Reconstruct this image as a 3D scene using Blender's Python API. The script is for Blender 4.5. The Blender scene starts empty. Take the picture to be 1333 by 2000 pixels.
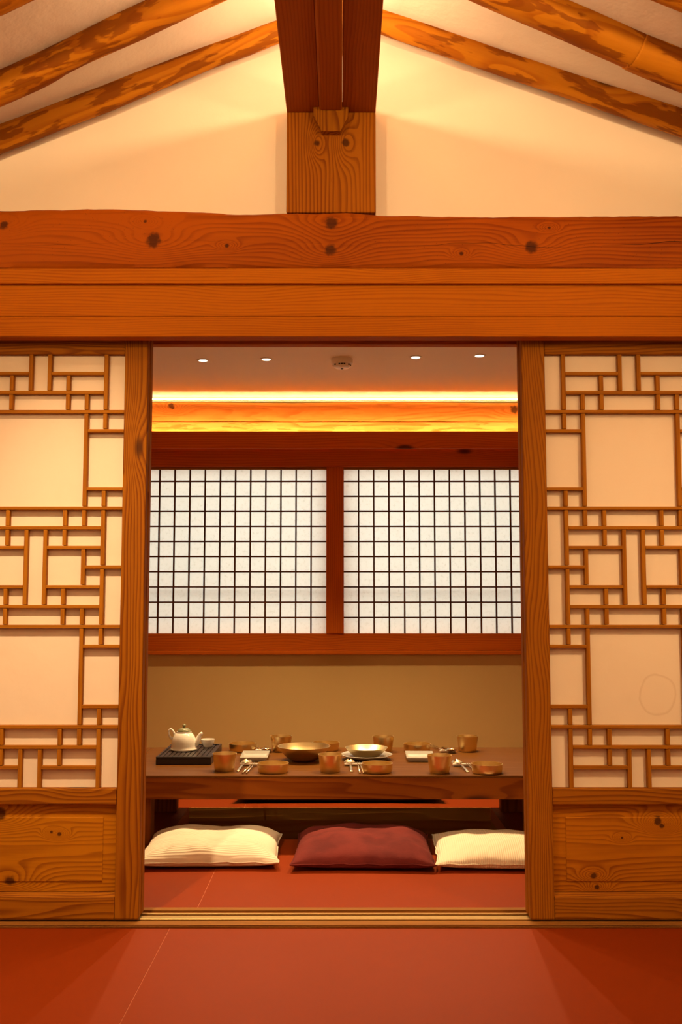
import bpy, bmesh, math, random
from mathutils import Vector, Matrix, noise
random.seed(7)
S = bpy.context.scene
COL = S.collection

# ------------------------------------------------------------------ camera
cd = bpy.data.cameras.new('camera'); cam = bpy.data.objects.new('camera', cd); COL.objects.link(cam)
cd.sensor_fit = 'VERTICAL'; cd.sensor_height = 36.0; cd.lens = 35.0; cd.clip_start = 0.05
cam.location = (0.02, -3.16, 0.985)
cam.rotation_euler = (math.radians(90 + 5.07), 0, 0)
S.camera = cam

# ------------------------------------------------------------------ world, view, lights
w = bpy.data.worlds.new('world'); S.world = w; w.use_nodes = True
w.node_tree.nodes['Background'].inputs[0].default_value = (0.75, 0.85, 1.0, 1)
w.node_tree.nodes['Background'].inputs[1].default_value = 0.25
vs = S.view_settings
vs.view_transform = 'Standard'; vs.look = 'None'; vs.gamma = 1.0; vs.use_curve_mapping = False
vs.exposure = 0.0

WARM = (1.0, 0.61, 0.27)
WARM2 = (1.0, 0.64, 0.32)
def area(name, loc, target, sx, sy, watts, col, spread=math.pi):
    l = bpy.data.lights.new(name, 'AREA'); l.shape = 'RECTANGLE'; l.size = sx; l.size_y = sy
    l.energy = watts; l.color = col; l.spread = spread
    o = bpy.data.objects.new(name, l); COL.objects.link(o); o.location = loc
    d = Vector(target) - Vector(loc)
    o.rotation_euler = d.to_track_quat('-Z', 'Y').to_euler()
    return o
def spot(name, loc, target, watts, col, size_deg, blend, rad, parent=None):
    l = bpy.data.lights.new(name, 'SPOT'); l.energy = watts; l.color = col
    l.spot_size = math.radians(size_deg); l.spot_blend = blend; l.shadow_soft_size = rad
    o = bpy.data.objects.new(name, l); COL.objects.link(o); o.location = loc
    d = Vector(target) - Vector(loc)
    o.rotation_euler = d.to_track_quat('-Z', 'Y').to_euler()
    if parent: o.parent = parent; o.location = Vector(loc) - parent.location
    return o

# LED lines lying in the ridge trough, shining up at the roof (both sides of the ridge)
for sx in (-1, 1):
    l = bpy.data.lights.new('ridge_led', 'AREA'); l.shape = 'RECTANGLE'; l.size = 0.02; l.size_y = 3.6
    l.energy = 29; l.color = (1.0, 0.62, 0.30)
    o = bpy.data.objects.new('ridge_led', l); COL.objects.link(o)
    o.location = (-0.012 + sx * 0.075, -2.0, 2.645)
    o.rotation_euler = (0, math.radians(180 - sx * 55), 0)
# ceiling spotlights of the front room, above the frame
spot('ceiling_spot', (-0.88, -1.14, 2.50), (-0.64, 0.10, -0.35), 222, WARM2, 70, 1.0, 0.025)
spot('ceiling_spot', (1.45, -1.25, 2.30), (0.85, 0.0, 0.0), 105, WARM, 76, 1.0, 0.09)
area('rear_wall_fill', (0.0, -4.0, 2.45), (0.0, -5.0, 1.0), 2.4, 0.3, 18, WARM)  # unseen fill added to brighten the rear wall for brass reflections
# unseen fill lights added at both eaves, shining up under the roof
for sx in (-1, 1):
    area('eave_fill', (sx * 2.02, -2.0, 1.93), (sx * 0.9, -1.6, 2.75), 3.4, 0.05, 19, WARM)
    spot('gable_fill', (sx * 1.25, -2.3, 2.22), (sx * 0.62, 0.0, 2.42), 80, WARM, 58, 1.0, 0.06)  # unseen spots added to lift the lower gable, no fittings there
# daylight behind the paper windows of the back room
area('window_daylight', (0, 3.5, 1.45), (0, 2.6, 1.25), 3.2, 1.8, 92, (1.0, 0.94, 0.82))

# ------------------------------------------------------------------ node helpers
class G:
    def __init__(s, name):
        s.m = bpy.data.materials.new(name); s.m.use_nodes = True; s.t = s.m.node_tree
        s.b = s.t.nodes['Principled BSDF']; s.out = s.t.nodes['Material Output']
    def n(s, typ, **kw):
        x = s.t.nodes.new(typ)
        for k, v in kw.items(): setattr(x, k, v)
        return x
    def put(s, sock, v):
        if isinstance(v, bpy.types.NodeSocket): s.t.links.new(v, sock)
        elif v is not None: sock.default_value = v
    def math(s, op, a, b=None, c=None, clamp=False):
        x = s.n('ShaderNodeMath', operation=op, use_clamp=clamp)
        s.put(x.inputs[0], a); s.put(x.inputs[1], b); s.put(x.inputs[2], c)
        return x.outputs[0]
    def smooth(s, v, lo, hi):
        x = s.n('ShaderNodeMapRange', interpolation_type='SMOOTHSTEP')
        s.put(x.inputs[0], v); x.inputs[1].default_value = lo; x.inputs[2].default_value = hi
        return x.outputs[0]
    def mix(s, f, a, b):
        x = s.n('ShaderNodeMix', data_type='RGBA')
        s.put(x.inputs[0], f)
        s.put(x.inputs[6], a if not isinstance(a, tuple) else (*a, 1)); s.put(x.inputs[7], b if not isinstance(b, tuple) else (*b, 1))
        return x.outputs[2]
    def noise(s, vec, scale, detail=2, rough=0.5):
        x = s.n('ShaderNodeTexNoise'); s.put(x.inputs['Vector'], vec)
        x.inputs['Scale'].default_value = scale; x.inputs['Detail'].default_value = detail; x.inputs['Roughness'].default_value = rough
        return x.outputs[0]
    def vec(s, x, y, z):
        c = s.n('ShaderNodeCombineXYZ'); s.put(c.inputs[0], x); s.put(c.inputs[1], y); s.put(c.inputs[2], z)
        return c.outputs[0]
    def bump(s, h, strength, dist):
        x = s.n('ShaderNodeBump'); x.inputs['Strength'].default_value = strength; x.inputs['Distance'].default_value = dist
        s.put(x.inputs['Height'], h); s.t.links.new(x.outputs[0], s.b.inputs['Normal'])
    def obj(s):
        return s.n('ShaderNodeTexCoord').outputs['Object']

def wood_one(name, light, dark, axis, K, A, rough, knots, autok, patch, crack, coat, knotcol=(0.045, 0.012, 0.003), tdir=None, B=2.2, ringamt=0.8, toneamt=0.9, specks=False, crackw=1.0):
    g = G(name)
    sep = g.n('ShaderNodeSeparateXYZ')
    co = g.obj()
    if knots is None:
        rnd = g.n('ShaderNodeObjectInfo').outputs['Random']
        off = g.n('ShaderNodeVectorMath', operation='SCALE'); off.inputs[0].default_value = (17.3, 9.1, 13.7); g.put(off.inputs['Scale'], rnd)
        ad = g.n('ShaderNodeVectorMath', operation='ADD'); g.put(ad.inputs[0], co); g.put(ad.inputs[1], off.outputs[0]); co = ad.outputs[0]
    g.put(sep.inputs[0], co)
    ax = dict(x=(0, 1, 2), y=(1, 0, 2), z=(2, 0, 1))[axis]
    L, T1, T2 = (sep.outputs[i] for i in ax)
    if tdir == 1: T = T1
    elif tdir == 2: T = T2
    else: T = g.math('ADD', T1, g.math('MULTIPLY', T2, 0.83))
    lo = g.vec(g.math('MULTIPLY', L, 0.9), g.math('MULTIPLY', T1, 7.0), g.math('MULTIPLY', T2, 7.0))
    nz = g.noise(lo, 1.0, 2.0, 0.55)
    phi = g.math('ADD', g.math('MULTIPLY', T, K), g.math('MULTIPLY', nz, A))
    core = None
    if autok:
        v = g.n('ShaderNodeTexVoronoi'); g.put(v.inputs['Vector'], g.vec(g.math('MULTIPLY', L, 2.1), g.math('MULTIPLY', T1, 5.5), g.math('MULTIPLY', T2, 5.5)))
        v.inputs['Scale'].default_value = autok
        d = v.outputs['Distance']
        e = g.math('POWER', 2.718, g.math('MULTIPLY', g.math('MULTIPLY', d, d), -22.0))
        phi = g.math('ADD', phi, g.math('MULTIPLY', e, B))
        core = g.smooth(d, 0.115, 0.05)
    for (kl, kt, r) in (knots or []):
        a = g.math('SUBTRACT', L, kl); b = g.math('SUBTRACT', T, kt)
        w1 = g.math('ADD', g.math('POWER', g.math('DIVIDE', g.math('ABSOLUTE', a), 4.0 * r), 2.0), g.math('POWER', g.math('DIVIDE', g.math('ABSOLUTE', b), 1.9 * r), 2.0))
        e = g.math('POWER', 2.718, g.math('MULTIPLY', w1, -1.0))
        phi = g.math('ADD', phi, g.math('MULTIPLY', e, B * 1.6))
        dd = g.math('SQRT', g.math('ADD', g.math('POWER', g.math('ABSOLUTE', a), 2.0), g.math('POWER', g.math('ABSOLUTE', b), 2.0)))
        wob = g.math('MULTIPLY', g.math('SUBTRACT', g.noise(co, 60, 2), 0.5), r * 0.9)
        c = g.smooth(g.math('ADD', dd, wob), r * 1.0, r * 0.45)
        core = c if core is None else g.math('MAXIMUM', core, c)
    ring = g.math('FRACT', phi)
    ringd = g.math('MULTIPLY', g.smooth(ring, 0.30, 0.86), g.smooth(ring, 1.0, 0.90))
    fib = g.noise(g.vec(g.math('MULTIPLY', L, 6.0), g.math('MULTIPLY', T1, 160.0), g.math('MULTIPLY', T2, 160.0)), 1.0, 2.0)
    tone = g.noise(g.vec(g.math('MULTIPLY', L, 1.3), g.math('MULTIPLY', T1, 4.0), g.math('MULTIPLY', T2, 4.0)), 1.0, 2.0)
    f = g.math('MULTIPLY', ringd, ringamt)
    f = g.math('ADD', f, g.math('MULTIPLY', g.math('SUBTRACT', fib, 0.5), 0.55))
    f = g.math('ADD', f, g.math('MULTIPLY', g.math('SUBTRACT', tone, 0.5), toneamt), clamp=True)
    col = g.mix(f, light, dark)
    if patch:
        pn = g.noise(g.vec(g.math('MULTIPLY', L, 6.0), g.math('MULTIPLY', T1, 26.0), g.math('MULTIPLY', T2, 26.0)), 1.0, 3.0, 0.55)
        col = g.mix(g.math('MULTIPLY', g.smooth(pn, 0.50, 0.55), 0.75), col, patch)
    if core is not None:
        col = g.mix(g.math('MULTIPLY', core, 0.85), col, knotcol)
    if specks:
        v = g.n('ShaderNodeTexVoronoi'); g.put(v.inputs['Vector'], g.vec(g.math('MULTIPLY', L, 14.0), g.math('MULTIPLY', T1, 26.0), g.math('MULTIPLY', T2, 26.0)))
        sk = g.math('MULTIPLY', g.smooth(v.outputs['Distance'], 0.11, 0.06), g.smooth(g.noise(co, 4.0, 1.0), 0.48, 0.56))
        col = g.mix(g.math('MULTIPLY', sk, 0.85), col, (0.03, 0.008, 0.002))
    h = ringd
    if crack:
        wv = g.math('MULTIPLY', g.math('SUBTRACT', g.noise(g.vec(L, 0.0, 3.3), 2.2, 3.0), 0.5), 0.07)
        dl = g.math('ABSOLUTE', g.math('SUBTRACT', g.math('ADD', T2, crack), wv))
        wd = g.math('MULTIPLY', g.smooth(g.noise(g.vec(L, 5.0, 0.0), 1.7, 1.0), 0.36 + 0.18 * (1 - crackw), 0.62 + 0.1 * (1 - crackw)), 0.005 * crackw)
        ck = g.smooth(g.math('SUBTRACT', dl, wd), 0.0012 * crackw, 0.0)
        col = g.mix(g.math('MULTIPLY', ck, 0.9), col, (0.02, 0.006, 0.002))
        h = g.math('SUBTRACT', h, g.math('MULTIPLY', ck, 6.0))
    g.put(g.b.inputs['Base Color'], col)
    g.put(g.b.inputs['Roughness'], rough)
    g.b.inputs['Specular IOR Level'].default_value = 0.12
    g.b.inputs['Coat Weight'].default_value = coat; g.b.inputs['Coat Roughness'].default_value = 0.25
    g.bump(h, 0.25, 0.0012)
    return g.m
def wood(name, light, dark, K=55, A=9, rough=0.68, knots=None, autok=1.0, patch=None, crack=0, coat=0.0, axis=None, tdir=None, B=2.2, **kw):
    if axis: return wood_one(name, light, dark, axis, K, A, rough, knots, autok, patch, crack, coat, tdir=tdir, B=B, **kw)
    return {a: wood_one(name + '_' + a, light, dark, a, K, A, rough, knots, autok, patch, crack, coat, tdir=tdir, B=B, **kw) for a in 'xyz'}
def plain(name, col, rough=0.6, metal=0.0, var=0.0, vscale=8.0, bump=0.0, bscale=40, bdist=0.002, spec=0.4, coat=0):
    g = G(name)
    if var:
        nz = g.noise(g.obj(), vscale, 4.0, 0.6)
        f = g.math('MULTIPLY', g.math('SUBTRACT', nz, 0.5), var * 2)
        mr = g.n('ShaderNodeMix', data_type='RGBA', blend_type='MULTIPLY'); mr.inputs[0].default_value = 1.0
        mr.inputs[6].default_value = (*col, 1)
        v = g.math('ADD', f, 1.0); g.put(mr.inputs[7], g.vec(v, v, v)); g.put(g.b.inputs['Base Color'], mr.outputs[2])
    else: g.b.inputs['Base Color'].default_value = (*col, 1)
    g.b.inputs['Roughness'].default_value = rough; g.b.inputs['Metallic'].default_value = metal
    g.b.inputs['Specular IOR Level'].default_value = spec; g.b.inputs['Coat Weight'].default_value = coat
    if bump: g.bump(g.noise(g.obj(), bscale, 4.0, 0.6), bump, bdist)
    return g.m
def emit(name, col, strength):
    g = G(name); g.b.inputs['Base Color'].default_value = (0, 0, 0, 1)
    g.b.inputs['Emission Color'].default_value = (*col, 1); g.b.inputs['Emission Strength'].default_value = strength
    return g.m

PINE_L, PINE_D = (0.33, 0.115, 0.0035), (0.165, 0.040, 0.001)
M = {}
M['pine'] = wood('pine', PINE_L, PINE_D, K=85, A=13, B=3.5)
M['bar'] = wood('pine_bar', (0.38, 0.148, 0.008), (0.29, 0.100, 0.005), K=50, A=4, autok=0)
M['trim'] = wood('pine_trim', (0.47, 0.140, 0.0015), (0.27, 0.058, 0.0006), K=130, A=9, autok=0.7, B=3.0, ringamt=0.5, toneamt=1.0)
M['ridge'] = wood('ridge_board', (0.31, 0.075, 0.003), (0.20, 0.040, 0.001), K=100, A=5, autok=0.7, ringamt=0.4, toneamt=1.2)
M['dark'] = wood('red_brown_wood', (0.52, 0.115, 0.005), (0.32, 0.056, 0.002), K=90, A=5, autok=0.8, ringamt=0.45, toneamt=1.2)
M['table'] = wood('table_wood', (0.22, 0.062, 0.005), (0.13, 0.028, 0.002), K=45, A=7, rough=0.45, autok=0.7, coat=0.0)
M['log'] = wood('log_wood', (0.56, 0.25, 0.05), (0.38, 0.13, 0.018), K=30, A=10, patch=(0.60, 0.29, 0.07))
M['rafter'] = wood('rafter_wood', (0.50, 0.195, 0.008), (0.36, 0.112, 0.004), K=22, A=8, patch=(0.19, 0.048, 0.0015), crack=0.004, autok=0.9, axis='x')
M['pit'] = wood('pit_board', (0.50, 0.24, 0.05), (0.40, 0.17, 0.03), K=30, A=4, autok=0)
M['plaster'] = plain('gable_plaster', (0.86, 0.80, 0.70), 0.9, var=0.05, vscale=3, bump=0.25, bscale=14, bdist=0.006, spec=0.2)
M['roofplaster'] = plain('roof_plaster', (0.85, 0.80, 0.72), 0.9, var=0.04, vscale=5, bump=0.4, bscale=11, bdist=0.012, spec=0.2)
M['wallpaper'] = plain('beige_wallpaper', (0.56, 0.40, 0.17), 0.85, var=0.03, vscale=6, bump=0.08, bscale=300, spec=0.2)
M['ceilpaper'] = plain('ceiling_paper', (0.80, 0.68, 0.52), 0.85, var=0.02, vscale=4, bump=0.08, bscale=120, spec=0.2)
M['floor'] = plain('red_floor', (0.205, 0.026, 0.0013), 0.55, var=0.05, vscale=6, bump=0.04, bscale=180, spec=0.1)
M['seam'] = plain('floor_seam', (0.45, 0.13, 0.05), 0.6)
M['brass_rail'] = plain('rail_brass', (0.40, 0.27, 0.11), 0.45, metal=0.9)
M['sill'] = wood('sill_wood', (0.26, 0.11, 0.02), (0.16, 0.06, 0.010), K=90, A=5, autok=0)
M['black'] = plain('black_lacquer', (0.018, 0.012, 0.014), 0.35)
M['blackcloth'] = plain('black_cloth', (0.012, 0.010, 0.012), 0.75, bump=0.3, bscale=30)
M['ceramic'] = plain('white_ceramic', (0.80, 0.78, 0.74), 0.22, coat=0.4)
M['celadon'] = plain('green_glaze', (0.22, 0.23, 0.13), 0.25, coat=0.4)
M['plate'] = plain('white_plate', (0.42, 0.41, 0.39), 0.2, coat=0.4)
M['steel'] = plain('cutlery_metal', (0.78, 0.66, 0.46), 0.25, metal=1.0)
M['plastic'] = plain('white_plastic', (0.78, 0.74, 0.68), 0.45)
M['vent'] = plain('dark_vent', (0.03, 0.025, 0.02), 0.6)
M['led'] = emit('led_strip', (1.0, 0.62, 0.24), 10)
M['led2'] = emit('led_strip_low', (1.0, 0.66, 0.28), 85)
M['lens'] = emit('downlight_lens', (1.0, 0.80, 0.52), 14)

def brass_mat():
    g = G('brushed_brass')
    sep = g.n('ShaderNodeSeparateXYZ'); g.put(sep.inputs[0], g.obj())
    ang = g.math('ARCTAN2', sep.outputs[1], sep.outputs[0])
    nz = g.noise(g.vec(g.math('MULTIPLY', ang, 0.3), 0.0, g.math('MULTIPLY', sep.outputs[2], 500.0)), 1.0, 2.0)
    g.put(g.b.inputs['Base Color'], g.mix(nz, (0.88, 0.72, 0.38), (0.76, 0.59, 0.29)))
    g.b.inputs['Metallic'].default_value = 1.0
    g.put(g.b.inputs['Roughness'], g.math('ADD', g.math('MULTIPLY', nz, 0.08), 0.29))
    g.b.inputs['Anisotropic'].default_value = 0.5
    tg = g.n('ShaderNodeTangent', direction_type='RADIAL', axis='Z'); g.t.links.new(tg.outputs[0], g.b.inputs['Tangent'])
    return g.m
M['brass'] = brass_mat()

def paper_mat(name, base, stain=None):
    g = G(name); co = g.obj()
    nz = g.noise(co, 5.0, 4.0, 0.6)
    f = g.math('MULTIPLY', g.smooth(nz, 0.45, 0.75), 0.22)
    col = g.mix(f, base, (base[0] * 0.9, base[1] * 0.84, base[2] * 0.76))
    if stain:
        sx, sz = stain
        sep = g.n('ShaderNodeSeparateXYZ'); g.put(sep.inputs[0], co)
        a = g.math('DIVIDE', g.math('SUBTRACT', sep.outputs[0], sx), 0.9); b = g.math('SUBTRACT', sep.outputs[2], sz)
        d = g.math('SQRT', g.math('ADD', g.math('MULTIPLY', a, a), g.math('MULTIPLY', b, b)))
        d = g.math('ADD', d, g.math('MULTIPLY', g.math('SUBTRACT', g.noise(co, 9.0, 3.0), 0.5), 0.03))
        rg = g.math('MULTIPLY', g.smooth(d, 0.055, 0.062), g.smooth(d, 0.067, 0.063))
        col = g.mix(g.math('MULTIPLY', rg, 0.2), col, (0.45, 0.30, 0.16))
    g.put(g.b.inputs['Base Color'], col)
    g.b.inputs['Roughness'].default_value = 0.85; g.b.inputs['Specular IOR Level'].default_value = 0.2
    g.bump(g.noise(co, 16.0, 3.0, 0.5), 0.35, 0.004)
    return g.m
M['paper'] = paper_mat('door_paper', (0.84, 0.74, 0.62))
M['paper_stain'] = paper_mat('door_paper_stained', (0.84, 0.74, 0.62), stain=(0.068, -0.40))
def window_paper():
    g = G('window_paper'); co = g.obj()
    nz = g.noise(co, 55.0, 4.0, 0.7); nz2 = g.noise(co, 240.0, 2.0)
    f = g.math('ADD', g.math('MULTIPLY', g.smooth(nz, 0.5, 0.72), 0.5), g.math('MULTIPLY', nz2, 0.2))
    col = g.mix(f, (0.88, 0.88, 0.84), (0.68, 0.67, 0.60))
    tr = g.n('ShaderNodeBsdfTranslucent'); g.put(tr.inputs[0], col)
    df = g.n('ShaderNodeBsdfDiffuse'); g.put(df.inputs[0], col)
    mx = g.n('ShaderNodeMixShader'); mx.inputs[0].default_value = 0.45
    g.t.links.new(tr.outputs[0], mx.inputs[1]); g.t.links.new(df.outputs[0], mx.inputs[2])
    g.t.links.new(mx.outputs[0], g.out.inputs[0])
    return g.m
M['winpaper'] = window_paper()
def fabric(name, col, col2, ribs, axis):
    g = G(name); co = g.obj(); sep = g.n('ShaderNodeSeparateXYZ'); g.put(sep.inputs[0], co)
    nz = g.noise(co, 7.0, 3.0)
    wv = g.math('SINE', g.math('ADD', g.math('MULTIPLY', sep.outputs[axis], ribs), g.math('MULTIPLY', nz, 1.2))) if ribs else g.noise(co, 180.0, 2.0)
    f = g.math('ADD', g.math('MULTIPLY', wv, 0.18), g.smooth(g.noise(co, 3.0 if ribs else 9.0, 4.0), 0.35, 0.75), clamp=True)
    g.put(g.b.inputs['Base Color'], g.mix(f, col, col2))
    g.b.inputs['Roughness'].default_value = 0.9; g.b.inputs['Specular IOR Level'].default_value = 0.15
    g.b.inputs['Sheen Weight'].default_value = 0.15 if ribs else 0.0
    g.bump(g.math('ADD', wv, g.math('MULTIPLY', nz, 2.0)), 0.4, 0.0016)
    return g.m
M['cream'] = fabric('cream_ribbed_cotton', (0.80, 0.72, 0.61), (0.68, 0.60, 0.50), 700, 1)
M['cream2'] = fabric('cream_corduroy', (0.80, 0.71, 0.58), (0.70, 0.61, 0.48), 800, 0)
M['maroon'] = fabric('maroon_suede', (0.16, 0.026, 0.024), (0.10, 0.016, 0.017), 0, 0)

# ------------------------------------------------------------------ mesh helpers
def setp(o, label=None, cat=None, group=None, kind=None):
    if label: o['label'] = label
    if cat: o['category'] = cat
    if group: o['group'] = group
    if kind: o['kind'] = kind
    return o
def link(name, me, mat, parent=None, loc=(0, 0, 0), smooth=False):
    if mat and not me.materials: me.materials.append(mat)
    if smooth: me.polygons.foreach_set('use_smooth', [True] * len(me.polygons))
    o = bpy.data.objects.new(name, me); COL.objects.link(o)
    o.location = Vector(loc)
    if parent: o.parent = parent
    return o
def empty(name, loc=(0, 0, 0), rz=0):
    o = bpy.data.objects.new(name, None); COL.objects.link(o); o.location = loc; o.rotation_euler = (0, 0, rz); o.empty_display_size = 0.1
    return o
def box_mesh(name, dx, dy, dz, bevel=0.0):
    bm = bmesh.new(); bmesh.ops.create_cube(bm, size=1.0)
    bmesh.ops.scale(bm, vec=(dx, dy, dz), verts=bm.verts)
    if bevel:
        bmesh.ops.bevel(bm, geom=list(bm.edges), offset=min(bevel, 0.45 * min(dx, dy, dz)), segments=1 if bevel < 0.003 else 2, affect='EDGES', profile=0.5)
    me = bpy.data.meshes.new(name); bm.to_mesh(me); bm.free()
    return me
_cache = {}
def box(name, x0, x1, y0, y1, z0, z1, mat, parent=None, bevel=0.0015, ax=None):
    """world extents; children are placed relative to their (unrotated) parent chain"""
    dx, dy, dz = x1 - x0, y1 - y0, z1 - z0
    if isinstance(mat, dict):
        ax = ax or 'xyz'[max(range(3), key=lambda i: (dx, dy, dz)[i])]
        mat = mat[ax]
    key = (round(dx, 4), round(dy, 4), round(dz, 4), bevel, mat.name)
    if key not in _cache: _cache[key] = box_mesh(name, dx, dy, dz, bevel)
    c = Vector(((x0 + x1) / 2, (y0 + y1) / 2, (z0 + z1) / 2))
    p = parent
    while p: c -= p.location; p = p.parent
    return link(name, _cache[key], mat, parent, c)
def from_py(name, vs_, fs, mat, parent=None, loc=(0, 0, 0), smooth=False):
    me = bpy.data.meshes.new(name); me.from_pydata([tuple(v) for v in vs_], [], fs); me.update()
    bm = bmesh.new(); bm.from_mesh(me); bmesh.ops.recalc_face_normals(bm, faces=bm.faces); bm.to_mesh(me); bm.free()
    return link(name, me, mat, parent, loc, smooth)
def autosmooth(o, deg=35):
    me = o.data
    me.polygons.foreach_set('use_smooth', [True] * len(me.polygons))
    bm = bmesh.new(); bm.from_mesh(me)
    for e in bm.edges:
        if len(e.link_faces) == 2 and e.calc_face_angle(0) > math.radians(deg): e.smooth = False
    bm.to_mesh(me); bm.free()
    return o
def lathe_mesh(name, prof, n=48):
    vs_, fs = [], []
    rings = []
    for (r, z) in prof:
        if r < 1e-5: rings.append([len(vs_)]); vs_.append((0, 0, z))
        else:
            rings.append(list(range(len(vs_), len(vs_) + n)))
            vs_ += [(r * math.cos(2 * math.pi * i / n), r * math.sin(2 * math.pi * i / n), z) for i in range(n)]
    for a, b in zip(rings, rings[1:]):
        for i in range(n):
            j = (i + 1) % n
            if len(a) == 1: fs.append((a[0], b[j], b[i]))
            elif len(b) == 1: fs.append((a[i], a[j], b[0]))
            else: fs.append((a[i], a[j], b[j], b[i]))
    me = bpy.data.meshes.new(name); me.from_pydata(vs_, [], fs); me.update()
    bm = bmesh.new(); bm.from_mesh(me); bmesh.ops.recalc_face_normals(bm, faces=bm.faces)
    for e in bm.edges:
        e.smooth = not (len(e.link_faces) == 2 and e.calc_face_angle(0) > math.radians(45))
    bm.to_mesh(me); bm.free()
    me.polygons.foreach_set('use_smooth', [True] * len(me.polygons))
    return me
def tube_mesh(name, pts, rads, n=14, flat=1.0, up=(0, 0, 1)):
    pts = [Vector(p) for p in pts]; vs_, fs = [], []
    for i, p in enumerate(pts):
        t = (pts[min(i + 1, len(pts) - 1)] - pts[max(i - 1, 0)]).normalized()
        s = t.cross(Vector(up))
        if s.length < 1e-4: s = t.cross(Vector((1, 0, 0)))
        s.normalize(); u = s.cross(t).normalized()
        r = rads[i] if isinstance(rads, (list, tuple)) else rads
        for k in range(n):
            a = 2 * math.pi * k / n
            vs_.append(p + s * (r * math.cos(a)) + u * (r * flat * math.sin(a)))
    for i in range(len(pts) - 1):
        for k in range(n):
            j = (k + 1) % n
            fs.append((i * n + k, i * n + j, (i + 1) * n + j, (i + 1) * n + k))
    fs.append(tuple(range(n))[::-1]); fs.append(tuple(range((len(pts) - 1) * n, len(pts) * n)))
    me = bpy.data.meshes.new(name); me.from_pydata([tuple(v) for v in vs_], [], fs); me.update()
    me.polygons.foreach_set('use_smooth', [True] * len(me.polygons))
    return me
def prism(name, poly, y0, y1, mat, parent=None, loc=(0, 0, 0)):
    """polygon in XZ extruded along Y"""
    n = len(poly)
    vs_ = [(x, y0, z) for x, z in poly] + [(x, y1, z) for x, z in poly]
    fs = [tuple(range(n)), tuple(range(2 * n - 1, n - 1, -1))] + [(i, (i + 1) % n, n + (i + 1) % n, n + i) for i in range(n)]
    return from_py(name, vs_, fs, mat, parent, loc)

def struct(o, label, cat): return setp(o, label, cat, None, 'structure')

# ------------------------------------------------------------------ floor
PX0, PX1, PY0, PY1 = -0.705, 0.735, 1.066, 1.70           # sunken foot well under the table
fl = empty('floor', (0, 0, -0.03))
struct(fl, 'red matte sheet floor running through both rooms', 'floor')
box('floor_base', -2.3, 2.3, -5.2, -0.058, -0.06, -0.0015, M['seam'], fl, 0)
for x0, x1, y0, y1 in ((-1.8, 1.8, -0.058, PY0), (-1.8, 1.8, PY1, 2.62), (-1.8, PX0, PY0, PY1), (PX1, 1.8, PY0, PY1)):
    box('floor_base', x0, x1, y0, y1, -0.06, -0.0015, M['seam'], fl, 0)
g_ = 0.0011
def sheet(x0, x1, y0, y1): box('floor_sheet', x0 + g_, x1 - g_, y0 + g_, y1 - g_, -0.0014, 0.0, M['floor'], fl, 0)
for x0, x1 in ((-2.3, -1.40), (-1.40, -0.497), (-0.497, 1.31), (1.31, 2.3)): sheet(x0, x1, -5.2, -0.058)
sheet(-1.8, -0.442, 0.108, PY0); sheet(-0.442, 1.8, 0.108, PY0)
sheet(-1.8, -0.442, PY1, 2.62); sheet(-0.442, 1.8, PY1, 2.62)
sheet(-1.8, PX0, PY0, PY1); sheet(PX1, 1.8, PY0, PY1)
pit = empty('wall_foot_well', (0, 1.38, -0.40)); struct(pit, 'brown boarded sunken foot well beneath the low table', 'foot well')
box('pit_wall', PX0 - .02, PX1 + .02, PY1, PY1 + 0.02, -0.40, -0.0605, M['pit'], pit, 0)
box('pit_wall', PX0 - .02, PX1 + .02, PY0 - 0.02, PY0, -0.40, -0.0605, M['pit'], pit, 0)
box('pit_wall', PX0 - 0.02, PX0, PY0, PY1, -0.40, -0.0605, M['pit'], pit, 0)
box('pit_wall', PX1, PX1 + 0.02, PY0, PY1, -0.40, -0.0605, M['pit'], pit, 0)
box('pit_rim', PX0, PX1, PY1 - 0.006, PY1, -0.0600, -0.0015, M['pit'], pit, 0)
box('pit_bottom', PX0 - .02, PX1 + .02, PY0 - .02, PY1 + .02, -0.42, -0.40, M['pit'], pit, 0)

# ------------------------------------------------------------------ front room shell
RZ, RL, RR = 2.945, 0.400, 0.365      # roof ridge height and slopes
XW = 2.2
wl = box('wall_left', -XW - 0.12, -XW, -5.2, 0.2, -0.03, RZ - RL * XW + 0.1, M['plaster'], None, 0); struct(wl, 'plain plaster side wall left of the camera', 'wall')
wr = box('wall_right', XW, XW + 0.12, -5.2, 0.2, -0.03, RZ - RR * XW + 0.1, M['plaster'], None, 0); struct(wr, 'plain plaster side wall right of the camera', 'wall')
wk = box('wall_behind', -XW, XW, -5.2, -5.08, -0.0, 3.05, M['plaster'], None, 0); struct(wk, 'plaster wall behind the camera', 'wall')
ce = empty('ceiling', (0, -2.5, RZ)); struct(ce, 'white plastered sloping roof underside between the rafters', 'ceiling')
prism('roof_slope', [(0, 0), (-XW, -RL * XW), (-XW, -RL * XW + 0.08), (0, 0.08)], -2.6, 2.60, M['roofplaster'], ce)
prism('roof_slope', [(0, 0), (0, 0.08), (XW, -RR * XW + 0.08), (XW, -RR * XW)], -2.6, 2.60, M['roofplaster'], ce)
gw = prism('wall_gable', [(-XW, 2.0), (XW, 2.0), (XW, RZ - RR * XW - 0.001), (0, RZ - 0.001), (-XW, RZ - RL * XW - 0.001)], 0.0, 0.10, M['plaster'])
struct(gw, 'cream plastered gable wall above the rough crossbeam', 'wall')
for sx in (-1, 1):
    a, b = sorted((sx * 1.30, sx * XW))
    o = box('wall_partition', a, b, 0.0, 0.10, 0.0, 1.999, M['plaster'], None, 0)
    struct(o, 'plaster partition beside the %s sliding doors' % ('left' if sx < 0 else 'right'), 'wall')

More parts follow.
